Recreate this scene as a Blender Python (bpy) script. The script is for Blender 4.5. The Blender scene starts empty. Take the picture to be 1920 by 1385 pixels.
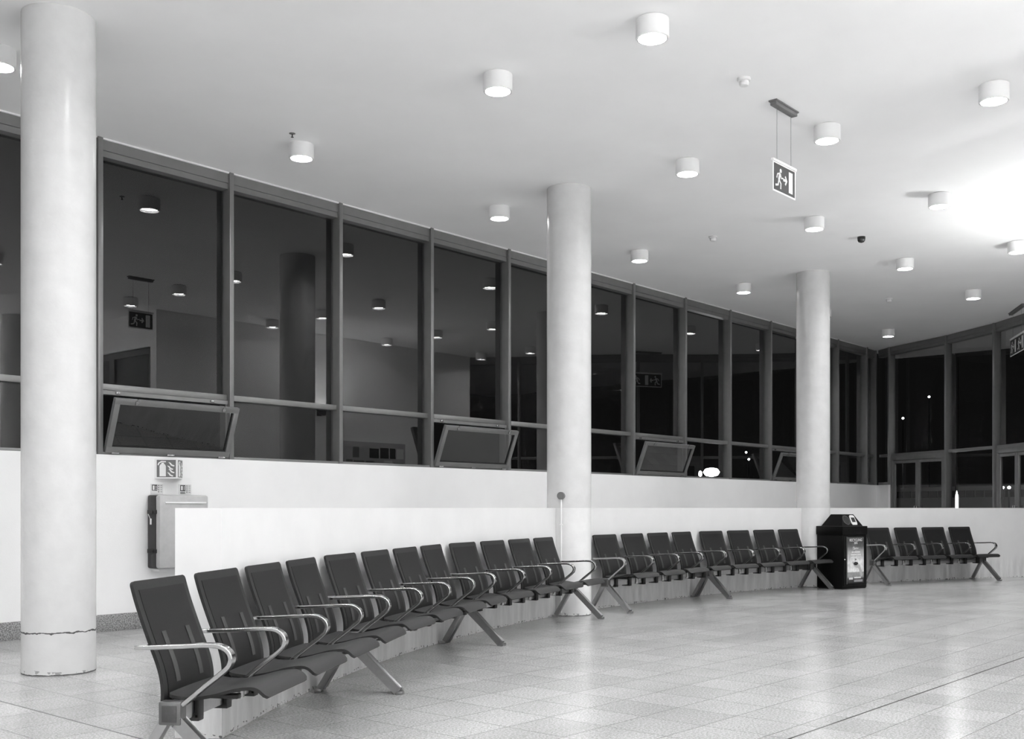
import bpy, bmesh, math, random
from math import sin, cos, pi, radians, atan2, hypot, sqrt
from mathutils import Vector, Matrix

random.seed(4)
scene = bpy.context.scene
COL = scene.collection

# ------------------------------------------------------------------ camera, world, exposure
FPX, HZ, EYE = 2020.0, 952.0, 1.2            # focal length (px of 1920), horizon row, eye height
cam_d = bpy.data.cameras.new('camera')
cam = bpy.data.objects.new('camera', cam_d)
COL.objects.link(cam)
cam.location = (0, 0, EYE)
cam.rotation_euler = (pi / 2, 0, 0)
cam_d.sensor_width = 36.0
cam_d.lens = 36.0 * FPX / 1920.0
cam_d.shift_y = (HZ - 692.5) / 1920.0
cam_d.clip_end = 300
scene.camera = cam

world = bpy.data.worlds.new('night')
scene.world = world
world.use_nodes = True
world.node_tree.nodes['Background'].inputs[0].default_value = (1, 1, 1, 1)
world.node_tree.nodes['Background'].inputs[1].default_value = 0.0035

vs = scene.view_settings
vs.view_transform = 'Standard'
vs.look = 'None'
vs.gamma = 1.0
vs.use_curve_mapping = False
vs.exposure = 0.27
LAMP_W = 14.0         # ceiling drum lights, watts of light each
LAMP_SPREAD = 146.0   # and how wide they throw it, degrees
LAMP_GLOW = 60.0      # their diffusers
SCONCE = 600.0        # bowl uplighter on the back wall
FILL_UPLIGHT = 1700.0      # added bowl uplighters on unseen walls, lifting the ceiling

# ------------------------------------------------------------------ places
O = (-4.0157, 10.4077)                      # first mullion, on the inner face of the window wall
U = (0.6580, 0.7530)                        # along the window wall
N = (0.7530, -0.6580)                       # into the room
UANG = atan2(U[1], U[0])
CEIL = 4.8
CX, CY, RW = 13.430, 4.432, 14.987          # centre and radius of the curved low wall
SILL = 1.72

def AB(a, b, z=0.0):
    return Vector((O[0] + U[0] * a + N[0] * b, O[1] + U[1] * a + N[1] * b, z))

def ceil_pt(x, y):
    Z = (CEIL - EYE) * FPX / (HZ - y)
    return Vector(((x - 960) / FPX * Z, Z, CEIL))

def polar(th, r, z=0.0):
    t = radians(th)
    return Vector((CX + r * cos(t), CY + r * sin(t), z))

# ------------------------------------------------------------------ materials
def g(v):
    return (v, v, v, 1.0)

def new_mat(name):
    m = bpy.data.materials.new(name)
    m.use_nodes = True
    nt = m.node_tree
    return m, nt, nt.nodes['Principled BSDF']

def ramp(nt, src, p0, c0, p1, c1):
    r = nt.nodes.new('ShaderNodeValToRGB')
    r.color_ramp.elements[0].position = p0
    r.color_ramp.elements[0].color = g(c0)
    r.color_ramp.elements[1].position = p1
    r.color_ramp.elements[1].color = g(c1)
    nt.links.new(src, r.inputs[0])
    return r.outputs[0]

def noise(nt, vec, scale, detail=3.0, rough=0.55):
    n = nt.nodes.new('ShaderNodeTexNoise')
    n.inputs['Scale'].default_value = scale
    n.inputs['Detail'].default_value = detail
    n.inputs['Roughness'].default_value = rough
    if vec is not None:
        nt.links.new(vec, n.inputs['Vector'])
    return n.outputs['Fac']

def mix(nt, a, b, fac, mode='MULTIPLY'):
    m = nt.nodes.new('ShaderNodeMix')
    m.data_type = 'RGBA'
    m.blend_type = mode
    for i, v in ((0, fac), (6, a), (7, b)):
        sock = m.inputs[i]
        if isinstance(v, (int, float)):
            if i == 0:
                sock.default_value = v
            else:
                sock.default_value = g(v)
        else:
            nt.links.new(v, sock)
    return m.outputs[2]

def mth(nt, op, a, b=None, clamp=False):
    m = nt.nodes.new('ShaderNodeMath')
    m.operation = op
    m.use_clamp = clamp
    for i, v in enumerate((a, b)):
        if v is None:
            continue
        if isinstance(v, (int, float)):
            m.inputs[i].default_value = v
        else:
            nt.links.new(v, m.inputs[i])
    return m.outputs[0]

def coords(nt, kind='Object', scale=None):
    t = nt.nodes.new('ShaderNodeTexCoord').outputs[kind]
    if scale:
        mp = nt.nodes.new('ShaderNodeMapping')
        mp.inputs['Scale'].default_value = scale
        nt.links.new(t, mp.inputs['Vector'])
        t = mp.outputs[0]
    return t

def simple(name, v, rough=0.5, metal=0.0, spec=0.5, var=0.06, scale=14.0, bump=0.0, bscale=60.0):
    m, nt, p = new_mat(name)
    c = coords(nt)
    n = noise(nt, c, scale)
    col = ramp(nt, n, 0.3, v * (1 - var), 0.7, min(1, v * (1 + var)))
    nt.links.new(col, p.inputs['Base Color'])
    p.inputs['Roughness'].default_value = rough
    p.inputs['Metallic'].default_value = metal
    p.inputs['Specular IOR Level'].default_value = spec
    if bump:
        b = nt.nodes.new('ShaderNodeBump')
        b.inputs['Strength'].default_value = bump
        b.inputs['Distance'].default_value = 0.01
        nt.links.new(noise(nt, c, bscale, 4), b.inputs['Height'])
        nt.links.new(b.outputs[0], p.inputs['Normal'])
    return m

def emit(name, strength, both=False):
    m = bpy.data.materials.new(name)
    m.use_nodes = True
    nt = m.node_tree
    nt.nodes.remove(nt.nodes['Principled BSDF'])
    e = nt.nodes.new('ShaderNodeEmission')
    e.inputs[1].default_value = strength
    nt.links.new(e.outputs[0], nt.nodes['Material Output'].inputs[0])
    return m

def glass_mat(name, ior, gain, tint):
    m = bpy.data.materials.new(name)
    m.use_nodes = True
    nt = m.node_tree
    nt.nodes.remove(nt.nodes['Principled BSDF'])
    tr = nt.nodes.new('ShaderNodeBsdfTransparent')
    tr.inputs[0].default_value = g(tint)
    gl = nt.nodes.new('ShaderNodeBsdfGlossy')
    gl.inputs['Roughness'].default_value = 0.0
    fr = nt.nodes.new('ShaderNodeFresnel')
    fr.inputs[0].default_value = ior
    geo = nt.nodes.new('ShaderNodeNewGeometry')
    front = mth(nt, 'SUBTRACT', 1.0, geo.outputs['Backfacing'])
    f = mth(nt, 'MULTIPLY', fr.outputs[0], gain, True)
    f = mth(nt, 'MULTIPLY', f, front)
    ms = nt.nodes.new('ShaderNodeMixShader')
    nt.links.new(f, ms.inputs[0])
    nt.links.new(tr.outputs[0], ms.inputs[1])
    nt.links.new(gl.outputs[0], ms.inputs[2])
    nt.links.new(ms.outputs[0], nt.nodes['Material Output'].inputs[0])
    return m

M = {}
M['ceiling'] = simple('ceiling_paint', 0.90, 0.75, spec=0.2, var=0.02, scale=1.2)
M['wall'] = simple('wall_paint', 0.90, 0.6, spec=0.3, var=0.02, scale=2.0, bump=0.08, bscale=90)
M['frame'] = simple('grey_frame_paint', 0.21, 0.34, metal=0.4, var=0.05, scale=6)
M['black_gap'] = simple('black_gasket', 0.01, 0.6)
M['glass'] = glass_mat('window_glass', 1.52, 2.1, 0.93)
M['sash_glass'] = glass_mat('sash_glass', 1.52, 3.2, 0.93)
M['chrome'] = simple('polished_aluminium', 0.45, 0.20, metal=1.0, var=0.06, scale=30)
M['block'] = simple('dull_cast_aluminium', 0.17, 0.36, metal=1.0, var=0.08, scale=30)
M['end_plate'] = simple('dark_end_plate', 0.10, 0.45, metal=1.0, var=0.1, scale=40)
M['beam'] = simple('satin_aluminium', 0.34, 0.34, metal=1.0, var=0.05, scale=30)
M['shell'] = simple('charcoal_plastic', 0.020, 0.5, spec=0.2, var=0.08, scale=40, bump=0.1, bscale=400)
M['seat'] = simple('charcoal_seat', 0.017, 0.45, spec=0.22, var=0.10, scale=40, bump=0.15, bscale=420)
M['bracket'] = simple('black_plastic', 0.014, 0.5)
M['strip'] = simple('grey_back_strip', 0.042, 0.5, spec=0.2)
M['bin'] = simple('black_bin_plastic', 0.003, 0.4, spec=0.15, var=0.2)
M['white'] = simple('white_print', 0.85, 0.5, var=0.02)
M['silver'] = simple('silver_label', 0.72, 0.4, var=0.05)
M['dark_case'] = simple('dark_case_side', 0.025, 0.5, var=0.2, bump=0.2, bscale=150)
M['grey_case'] = simple('grey_case_cover', 0.45, 0.4)
M['sign_grey'] = simple('sign_grey', 0.16, 0.5)
M['sign_dark'] = simple('sign_dark', 0.035, 0.35)
M['lamp_rim'] = simple('lamp_rim_dark', 0.05, 0.4)
M['device'] = simple('white_plastic', 0.72, 0.45, var=0.02)
M['camera_black'] = simple('black_dome', 0.012, 0.25)
M['bracket_grey'] = simple('grey_canopy', 0.14, 0.4)
M['wire'] = simple('steel_wire', 0.35, 0.35, metal=0.8)
M['asphalt'] = simple('night_asphalt', 0.05, 0.8, var=0.25)
M['facade'] = simple('pale_facade', 0.40, 0.8, var=0.06, scale=0.8)
M['dark_pane'] = simple('dark_pane', 0.012, 0.15)
M['dark_door'] = simple('dark_door_frame', 0.05, 0.4)
M['post'] = simple('dark_post', 0.06, 0.5)
M['disc'] = emit('lamp_glow', LAMP_GLOW)
M['sconce'] = emit('sconce_glow', SCONCE)
M['fill_uplight'] = emit('fill_uplight_glow', FILL_UPLIGHT)
M['globe'] = emit('globe_glow', 26.0)
M['tube'] = emit('tube_glow', 9.0)
M['far_light'] = emit('far_light_glow', 12.0)

def lamp_body_mat():
    m, nt, p = new_mat('lamp_body_opal')
    p.inputs['Base Color'].default_value = g(0.82)
    p.inputs['Roughness'].default_value = 0.4
    tl = nt.nodes.new('ShaderNodeBsdfTranslucent')
    tl.inputs[0].default_value = g(0.85)
    ms = nt.nodes.new('ShaderNodeMixShader')
    ms.inputs[0].default_value = 0.05
    nt.links.new(p.outputs[0], ms.inputs[1])
    nt.links.new(tl.outputs[0], ms.inputs[2])
    nt.links.new(ms.outputs[0], nt.nodes['Material Output'].inputs[0])
    return m
M['lamp_body'] = lamp_body_mat()

def floor_mat():
    m, nt, p = new_mat('granite_tiles')
    c = coords(nt)
    mp = nt.nodes.new('ShaderNodeMapping')
    mp.inputs['Location'].default_value = (0.025, 0.04, 0)
    nt.links.new(c, mp.inputs['Vector'])
    br = nt.nodes.new('ShaderNodeTexBrick')
    br.offset = 0.0
    br.squash = 1.0
    br.inputs['Color1'].default_value = g(0.415)
    br.inputs['Color2'].default_value = g(0.485)
    br.inputs['Mortar'].default_value = g(0.14)
    br.inputs['Scale'].default_value = 1.0
    br.inputs['Mortar Size'].default_value = 0.0027
    br.inputs['Mortar Smooth'].default_value = 0.2
    br.inputs['Brick Width'].default_value = 0.37
    br.inputs['Row Height'].default_value = 0.395
    nt.links.new(mp.outputs[0], br.inputs['Vector'])
    sp = ramp(nt, noise(nt, c, 75, 4, 0.85), 0.40, 0.54, 0.60, 1.20)
    vo = nt.nodes.new('ShaderNodeTexVoronoi')
    vo.inputs['Scale'].default_value = 130
    nt.links.new(c, vo.inputs['Vector'])
    sp2 = ramp(nt, vo.outputs['Distance'], 0.05, 0.72, 0.35, 1.05)
    dirt = ramp(nt, noise(nt, coords(nt, 'Object', (1.0, 2.2, 1)), 0.9, 3, 0.5), 0.32, 0.86, 0.62, 1.03)
    col = mix(nt, br.outputs['Color'], sp, 1.0)
    col = mix(nt, col, sp2, 0.8)
    col = mix(nt, col, dirt, 1.0)
    # the two wide movement joints, one each way
    sx = nt.nodes.new('ShaderNodeSeparateXYZ')
    nt.links.new(c, sx.inputs[0])
    for ax, pos in (('X', -2.245), ('Y', -7.27)):
        d = mth(nt, 'ABSOLUTE', mth(nt, 'SUBTRACT', sx.outputs[ax], pos))
        k = mth(nt, 'LESS_THAN', d, 0.007)
        col = mix(nt, col, 0.06, k, 'MIX')
    nt.links.new(col, p.inputs['Base Color'])
    p.inputs['Roughness'].default_value = 0.20
    p.inputs['Specular IOR Level'].default_value = 0.85
    b = nt.nodes.new('ShaderNodeBump')
    b.inputs['Strength'].default_value = 0.25
    b.inputs['Distance'].default_value = 0.002
    b.invert = True
    nt.links.new(br.outputs['Fac'], b.inputs['Height'])
    nt.links.new(b.outputs[0], p.inputs['Normal'])
    return m
M['floor'] = floor_mat()

def granite(name, lo, hi):
    m, nt, p = new_mat(name)
    c = coords(nt)
    a = ramp(nt, noise(nt, c, 95, 3, 0.7), 0.40, lo, 0.60, hi)
    nt.links.new(a, p.inputs['Base Color'])
    p.inputs['Roughness'].default_value = 0.35
    return m
M['granite'] = granite('granite_skirting', 0.09, 0.44)

def column_mat(name, split, lower, upper, crack):
    """semi-gloss wall paint, a second paint coat above `split`, chipped crack at `crack`"""
    m, nt, p = new_mat(name)
    c = coords(nt)
    sx = nt.nodes.new('ShaderNodeSeparateXYZ')
    nt.links.new(c, sx.inputs[0])
    z = sx.outputs['Z']
    n = noise(nt, c, 7.0, 4)
    base = ramp(nt, n, 0.3, 0.95, 0.7, 1.03)
    if split:
        k = mth(nt, 'GREATER_THAN', z, split)
        tone = mix(nt, lower, upper, k, 'MIX')
    else:
        tone = mix(nt, upper, upper, 0.0, 'MIX')
    col = mix(nt, tone, base, 1.0)
    if crack:
        w = mth(nt, 'MULTIPLY', mth(nt, 'SUBTRACT', noise(nt, c, 16, 4), 0.5), 0.045)
        d = mth(nt, 'ABSOLUTE', mth(nt, 'SUBTRACT', mth(nt, 'ADD', z, w), crack))
        lim = mth(nt, 'MULTIPLY', noise(nt, c, 9, 3), 0.010)
        col = mix(nt, col, 0.09, mth(nt, 'LESS_THAN', d, lim), 'MIX')
    chips = mth(nt, 'MULTIPLY', mth(nt, 'GREATER_THAN', noise(nt, c, 22, 3), 0.57),
                mth(nt, 'LESS_THAN', mth(nt, 'ADD', z, mth(nt, 'MULTIPLY', noise(nt, c, 5, 2), 0.05)), 0.055))
    col = mix(nt, col, 0.35, chips, 'MIX')
    base_line = mth(nt, 'LESS_THAN', mth(nt, 'ADD', z, mth(nt, 'MULTIPLY', noise(nt, c, 30, 3), 0.012)), 0.014)
    col = mix(nt, col, 0.10, base_line, 'MIX')
    nt.links.new(col, p.inputs['Base Color'])
    p.inputs['Roughness'].default_value = 0.24
    p.inputs['Specular IOR Level'].default_value = 0.5
    b = nt.nodes.new('ShaderNodeBump')
    b.inputs['Strength'].default_value = 0.12
    b.inputs['Distance'].default_value = 0.02
    nt.links.new(noise(nt, c, 11, 4), b.inputs['Height'])
    nt.links.new(b.outputs[0], p.inputs['Normal'])
    return m
M['column_free'] = column_mat('column_paint_free', None, 0.68, 0.68, 0.305)
M['column_two'] = column_mat('column_paint_two_tone', 1.2, 0.76, 0.64, None)

def low_wall_mat():
    m, nt, p = new_mat('low_wall_paint')
    c = coords(nt)
    sx = nt.nodes.new('ShaderNodeSeparateXYZ')
    nt.links.new(c, sx.inputs[0])
    z = sx.outputs['Z']
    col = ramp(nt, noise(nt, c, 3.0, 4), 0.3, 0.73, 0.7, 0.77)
    # streaky shade and reflections behind the seats, painted in and fading upwards
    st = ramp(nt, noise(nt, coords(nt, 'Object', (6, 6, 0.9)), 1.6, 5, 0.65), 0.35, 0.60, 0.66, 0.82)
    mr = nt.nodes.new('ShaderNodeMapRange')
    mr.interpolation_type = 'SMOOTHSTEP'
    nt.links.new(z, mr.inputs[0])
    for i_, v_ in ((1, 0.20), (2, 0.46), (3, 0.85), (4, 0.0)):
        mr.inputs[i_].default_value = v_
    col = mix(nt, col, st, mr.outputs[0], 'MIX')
    scuff = mth(nt, 'MULTIPLY', mth(nt, 'GREATER_THAN', noise(nt, c, 40, 5), 0.58),
                mth(nt, 'LESS_THAN', mth(nt, 'ADD', z, mth(nt, 'MULTIPLY', noise(nt, c, 4, 3), 0.06)), 0.05))
    col = mix(nt, col, 0.12, scuff, 'MIX')
    nt.links.new(col, p.inputs['Base Color'])
    p.inputs['Roughness'].default_value = 0.5
    p.inputs['Specular IOR Level'].default_value = 0.3
    return m
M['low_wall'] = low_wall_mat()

def mesh_panel_mat():
    m, nt, p = new_mat('black_mesh_fabric')
    c = coords(nt)
    a = ramp(nt, noise(nt, c, 500, 1), 0.4, 0.006, 0.6, 0.012)
    nt.links.new(a, p.inputs['Base Color'])
    p.inputs['Roughness'].default_value = 0.55
    p.inputs['Specular IOR Level'].default_value = 0.2
    return m
M['mesh_panel'] = mesh_panel_mat()

def poster_mat():
    m, nt, p = new_mat('printed_poster')
    c = coords(nt, 'Generated')
    sx = nt.nodes.new('ShaderNodeSeparateXYZ')
    nt.links.new(c, sx.inputs[0])
    r = nt.nodes.new('ShaderNodeValToRGB')
    e = r.color_ramp.elements
    e[0].position, e[0].color = 0.0, g(0.03)
    e[1].position, e[1].color = 1.0, g(0.10)
    for pos, v in ((0.10, 0.05), (0.13, 0.30), (0.235, 0.34), (0.245, 0.85), (0.45, 0.85), (0.62, 0.55), (0.80, 0.13), (0.9, 0.07)):
        x = e.new(pos)
        x.color = g(v)
    nt.links.new(sx.outputs['Z'], r.inputs[0])
    n = ramp(nt, noise(nt, coords(nt, 'Object', (1, 1, 0.6)), 22, 4), 0.35, 0.6, 0.65, 1.15)
    nt.links.new(mix(nt, r.outputs[0], n, 0.7), p.inputs['Base Color'])
    p.inputs['Roughness'].default_value = 0.3
    return m
M['poster'] = poster_mat()

# ------------------------------------------------------------------ mesh helpers
class MB:
    def __init__(s):
        s.bm = bmesh.new()

    def box(s, x0, x1, y0, y1, z0, z1, bev=0.0, mat=None):
        r = bmesh.ops.create_cube(s.bm, size=1.0)
        vv = r['verts']
        for v in vv:
            v.co = Vector(((x0 + x1) / 2 + v.co.x * (x1 - x0), (y0 + y1) / 2 + v.co.y * (y1 - y0),
                           (z0 + z1) / 2 + v.co.z * (z1 - z0)))
        if mat is not None:
            for v in vv:
                v.co = mat @ v.co
        if bev > 0:
            ed = list({e for v in vv for e in v.link_edges})
            bmesh.ops.bevel(s.bm, geom=ed, offset=bev, segments=2, affect='EDGES', profile=0.5)
        return s

    def lathe(s, prof, seg=32, cx=0, cy=0, cz=0, cap=True):
        rings = []
        for r, z in prof:
            rings.append([s.bm.verts.new((cx + r * cos(2 * pi * i / seg), cy + r * sin(2 * pi * i / seg), cz + z)) for i in range(seg)])
        for A, B in zip(rings, rings[1:]):
            for i in range(seg):
                j = (i + 1) % seg
                s.bm.faces.new((A[i], A[j], B[j], B[i]))
        if cap:
            for R in (rings[0], rings[-1]):
                try:
                    s.bm.faces.new(R)
                except ValueError:
                    pass
        return s

    def bar(s, p, q, w, h, up=(0, 0, 1), bev=0.0):
        p, q = Vector(p), Vector(q)
        d = q - p
        L = d.length
        d.normalize()
        up = Vector(up)
        sd = d.cross(up)
        if sd.length < 1e-4:
            up = Vector((1, 0, 0))
            sd = d.cross(up)
        sd.normalize()
        u2 = sd.cross(d)
        mt = Matrix(((sd.x, d.x, u2.x, p.x), (sd.y, d.y, u2.y, p.y), (sd.z, d.z, u2.z, p.z), (0, 0, 0, 1)))
        return s.box(-w / 2, w / 2, 0, L, -h / 2, h / 2, bev, mt)

    def rod(s, p, q, r, seg=10):
        p, q = Vector(p), Vector(q)
        d = (q - p)
        L = d.length
        rot = d.to_track_quat('Z', 'Y').to_matrix().to_4x4()
        res = bmesh.ops.create_cone(s.bm, cap_ends=True, segments=seg, radius1=r, radius2=r, depth=L)
        mt = Matrix.Translation((p + q) / 2) @ rot
        for v in res['verts']:
            v.co = mt @ v.co
        return s

    def prism(s, poly, y0, y1):
        """polygon in x,z extruded along y"""
        A = [s.bm.verts.new((x, y0, z)) for x, z in poly]
        B = [s.bm.verts.new((x, y1, z)) for x, z in poly]
        n = len(poly)
        s.bm.faces.new(A)
        s.bm.faces.new(B[::-1])
        for i in range(n):
            j = (i + 1) % n
            s.bm.faces.new((A[i], B[i], B[j], A[j]))
        return s

    def stroke(s, pts, w, y0, y1):
        """polyline of constant or listed width in x,z, extruded along y"""
        n = len(pts)
        ws = w if isinstance(w, (list, tuple)) else [w] * n
        L, R = [], []
        for i, (x, z) in enumerate(pts):
            a = pts[max(0, i - 1)]
            b = pts[min(n - 1, i + 1)]
            dx, dz = b[0] - a[0], b[1] - a[1]
            l = hypot(dx, dz) or 1
            nx, nz = -dz / l, dx / l
            L.append((x + nx * ws[i] / 2, z + nz * ws[i] / 2))
            R.append((x - nx * ws[i] / 2, z - nz * ws[i] / 2))
        for i in range(n - 1):
            s.prism([L[i], L[i + 1], R[i + 1], R[i]], y0, y1)
        return s

    def disc2d(s, x, z, r, y0, y1, seg=16):
        return s.prism([(x + r * cos(2 * pi * i / seg), z + r * sin(2 * pi * i / seg)) for i in range(seg)], y0, y1)

    def sheet(s, prof, hw, th, nx=8, x0=0.0, crown=0.0):
        """a plate: profile of (y,z) swept across x; hw = half width (number or function of 0..1); th = thickness"""
        n = len(prof)
        nrm = []
        acc = [0.0]
        for i in range(1, n):
            acc.append(acc[-1] + hypot(prof[i][0] - prof[i - 1][0], prof[i][1] - prof[i - 1][1]))
        for i in range(n):
            a = prof[max(0, i - 1)]
            b = prof[min(n - 1, i + 1)]
            dy, dz = b[0] - a[0], b[1] - a[1]
            l = hypot(dy, dz) or 1
            nrm.append((-dz / l, dy / l))
        f, k = [], []
        for i in range(n):
            h = hw(acc[i], acc[-1]) if callable(hw) else hw
            fr, bk = [], []
            for j in range(nx + 1):
                t = -1 + 2 * j / nx
                c = crown * (1 - t * t)
                y, z = prof[i]
                fr.append(s.bm.verts.new((x0 + t * h, y + nrm[i][0] * (th / 2 - c), z + nrm[i][1] * (th / 2 - c))))
                bk.append(s.bm.verts.new((x0 + t * h, y - nrm[i][0] * (th / 2 + c), z - nrm[i][1] * (th / 2 + c))))
            f.append(fr)
            k.append(bk)
        F = s.bm.faces.new
        for i in range(n - 1):
            for j in range(nx):
                F((f[i][j], f[i][j + 1], f[i + 1][j + 1], f[i + 1][j]))
                F((k[i][j], k[i + 1][j], k[i + 1][j + 1], k[i][j + 1]))
            F((f[i][0], f[i + 1][0], k[i + 1][0], k[i][0]))
            F((f[i][nx], k[i][nx], k[i + 1][nx], f[i + 1][nx]))
        for j in range(nx):
            F((f[0][j], k[0][j], k[0][j + 1], f[0][j + 1]))
            F((f[-1][j], f[-1][j + 1], k[-1][j + 1], k[-1][j]))
        return s

    def build(s, name, mat, parent=None, sharp=0.6):
        bm = s.bm
        bmesh.ops.recalc_face_normals(bm, faces=bm.faces)
        for f in bm.faces:
            f.smooth = True
        for e in bm.edges:
            if len(e.link_faces) == 2:
                e.smooth = e.calc_face_angle(0) < sharp
            else:
                e.smooth = False
        me = bpy.data.meshes.new(name)
        bm.to_mesh(me)
        bm.free()
        me.materials.append(M[mat] if isinstance(mat, str) else mat)
        o = bpy.data.objects.new(name, me)
        COL.objects.link(o)
        if parent is not None:
            o.parent = parent
        return o

def tag(o, label=None, cat=None, group=None, kind=None):
    if label:
        o['label'] = label
    if cat:
        o['category'] = cat
    if group:
        o['group'] = group
    if kind:
        o['kind'] = kind
    return o

def empty(name, loc=(0, 0, 0), rz=0.0):
    o = bpy.data.objects.new(name, None)
    o.empty_display_size = 0.1
    COL.objects.link(o)
    o.location = loc
    o.rotation_euler = (0, 0, rz)
    return o

def copy_tree(o, parent=None):
    c = o.copy()
    COL.objects.link(c)
    if parent is not None:
        c.parent = parent
    for ch in list(o.children):
        copy_tree(ch, c)
    return c

def smooth_path(pts, n=6):
    """Catmull-Rom through 2-D points"""
    out = []
    P = [pts[0]] + list(pts) + [pts[-1]]
    for i in range(1, len(P) - 2):
        p0, p1, p2, p3 = P[i - 1], P[i], P[i + 1], P[i + 2]
        for k in range(n):
            t = k / n
            out.append(tuple(0.5 * ((2 * p1[d]) + (-p0[d] + p2[d]) * t + (2 * p0[d] - 5 * p1[d] + 4 * p2[d] - p3[d]) * t * t
                                    + (-p0[d] + 3 * p1[d] - 3 * p2[d] + p3[d]) * t ** 3) for d in (0, 1)))
    out.append(tuple(pts[-1]))
    return out

def at_wall(o):
    """put an object modelled in the window wall's own frame (x along, y outward) in place"""
    o.location = (O[0], O[1], 0)
    o.rotation_euler = (0, 0, UANG)
    return o

# ------------------------------------------------------------------ floor, ceiling, walls
AL, AR, BB = -9.5, 20.5, 13.0     # left end, right end and back of the place, in wall coordinates
RB = 7.55                         # back wall beside the low wall's hall
RA0, RA1 = 5.25, 13.5
GP = [(8.02, 24.27), (8.33, 24.62), (8.42, 24.12), (9.02, 22.44), (9.36, 20.96), (9.47, 19.46), (9.85, 18.05), (10.35, 16.75), (10.58, 15.55)]

fl = at_wall(MB().box(AL - .3, AR, -BB - .3, 0.25, -0.2, 0).build('floor', 'floor'))
tag(fl, 'pale speckled granite tile floor with dark joints', 'floor', kind='structure')
ce = at_wall(MB().box(AL - .3, AR, -BB - .3, 0.25, CEIL, CEIL + .2).build('ceiling', 'ceiling'))
tag(ce, 'smooth pale ceiling dotted with drum lights', 'ceiling', kind='structure')

wn = at_wall(MB().box(AL, 18.30, 0.0, 0.22, 0, SILL).build('wall_window', 'wall'))
tag(wn, 'white wall below the long row of dark windows', 'wall', kind='structure')
bbd = MB()
x = AL
while x < 18.0:
    bbd.box(x, min(x + 0.897, 18.0), -0.022, -0.001, 0.0, 0.165, 0.002)
    x += 0.9
tag(at_wall(bbd.build('baseboard_window', 'granite')), 'speckled granite baseboard below the window wall', 'baseboard', kind='structure')

tag(at_wall(MB().box(RA0, RA1, -RB - .2, -RB, 0, CEIL).build('wall_back', 'wall')), 'white plastered wall facing the windows', 'wall', kind='structure')
tag(at_wall(MB().box(AL, RA0, -BB - .2, -BB, 0, CEIL).build('wall_rear', 'wall')), 'white wall behind the place the photo is taken from', 'wall', kind='structure')
tag(at_wall(MB().box(AL - .2, AL, -BB, 0.2, 0, CEIL).build('wall_left', 'wall')), 'white end wall at the left of the hall', 'wall', kind='structure')
wr = MB()
wr.box(RA0, RA0 + .2, -BB, -10.6, 0, CEIL)
wr.box(RA0, RA0 + .2, -10.6, -RB - .2, 4.15, CEIL)
tag(at_wall(wr.build('wall_return', 'wall')), 'white return wall holding dark glazed entrance', 'wall', kind='structure')

# curved low wall with its square free end
TH0, TH1, THK = 175.5, 105.4, 0.25
lw = MB()
n = 70
A, B, C_, D = [], [], [], []
for i in range(n + 1):
    th = TH0 + (TH1 - TH0) * i / n
    for lst, r, z in ((A, RW, 0), (B, RW, EYE), (C_, RW + THK, EYE), (D, RW + THK, 0)):
        lst.append(lw.bm.verts.new(polar(th, r, z)))
for i in range(n):
    for P, Q in ((A, B), (B, C_), (C_, D), (D, A)):
        lw.bm.faces.new((P[i], P[i + 1], Q[i + 1], Q[i]))
lw.bm.faces.new((A[0], B[0], C_[0], D[0]))
lw.bm.faces.new((A[-1], D[-1], C_[-1], B[-1]))
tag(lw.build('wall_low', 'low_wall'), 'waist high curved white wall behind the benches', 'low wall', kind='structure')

# ------------------------------------------------------------------ columns
def column(x, y, r, mat, label):
    o = MB().lathe([(r, 0.0), (r, 0.6), (r, 1.2), (r, 2.4), (r, 3.6), (r, CEIL + .02)], 64).build('column', mat)
    o.location = (x, y, 0)
    return tag(o, label, 'column', kind='structure')
C1 = (-3.335, 7.93)
C2 = (0.645, 12.18)
C3 = (4.62, 16.53)
column(*C1, 0.257, 'column_free', 'thick white round column at far left, standing free, with a cracked paint line')
column(*C2, 0.25, 'column_two', 'white round column built into the low wall, with a round junction box')
column(*C3, 0.25, 'column_two', 'white round column built into the low wall beside the black bin')
p = AB(3.9, 10.2)
column(p.x, p.y, 0.25, 'column_free', 'white round column seen only reflected in the windows at left')

# ------------------------------------------------------------------ window wall
def wall_a(xpx):
    """position along the window wall of a picture column"""
    k = (xpx - 960) / FPX
    return (k * O[1] - O[0]) / (U[0] - k * U[1])

mull = [wall_a(v) for v in (189, 435, 640, 811, 956)]
mull += [wall_a(1081)]
mull += [wall_a(v) for v in (1190, 1287, 1371, 1447, 1513, 1573, 1627)]
step = 1.50
mull = [mull[0] - step * k for k in (5, 4, 3, 2, 1)] + mull
TZ0, TZ1 = 2.355, 2.415
wcount = [0]

def frame_parts(root, L, z0, left=False, mz=None):
    """head rail, mullion, transom and lower rail of one bay, local x 0..L, y>0 outward"""
    MB().box(0.025, L - .025, .030, .15, CEIL - .115, CEIL - .004).box(0.025, L - .025, .036, .15, CEIL - .178, CEIL - .118).build('head_rail', 'frame', root)
    MB().box(L - .026, L + .026, 0.0, .16, z0 if mz is None else mz, CEIL - .004, .003).build('mullion', 'frame', root)
    MB().box(0.026, L - .026, .055, .15, TZ0, TZ1, .003).build('transom', 'frame', root)

def pane(root, name, x0, x1, z0, z1, mat='glass', y=.125):
    return MB().box(x0, x1, y, y + .008, z0, z1).build(name, mat, root)

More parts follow.
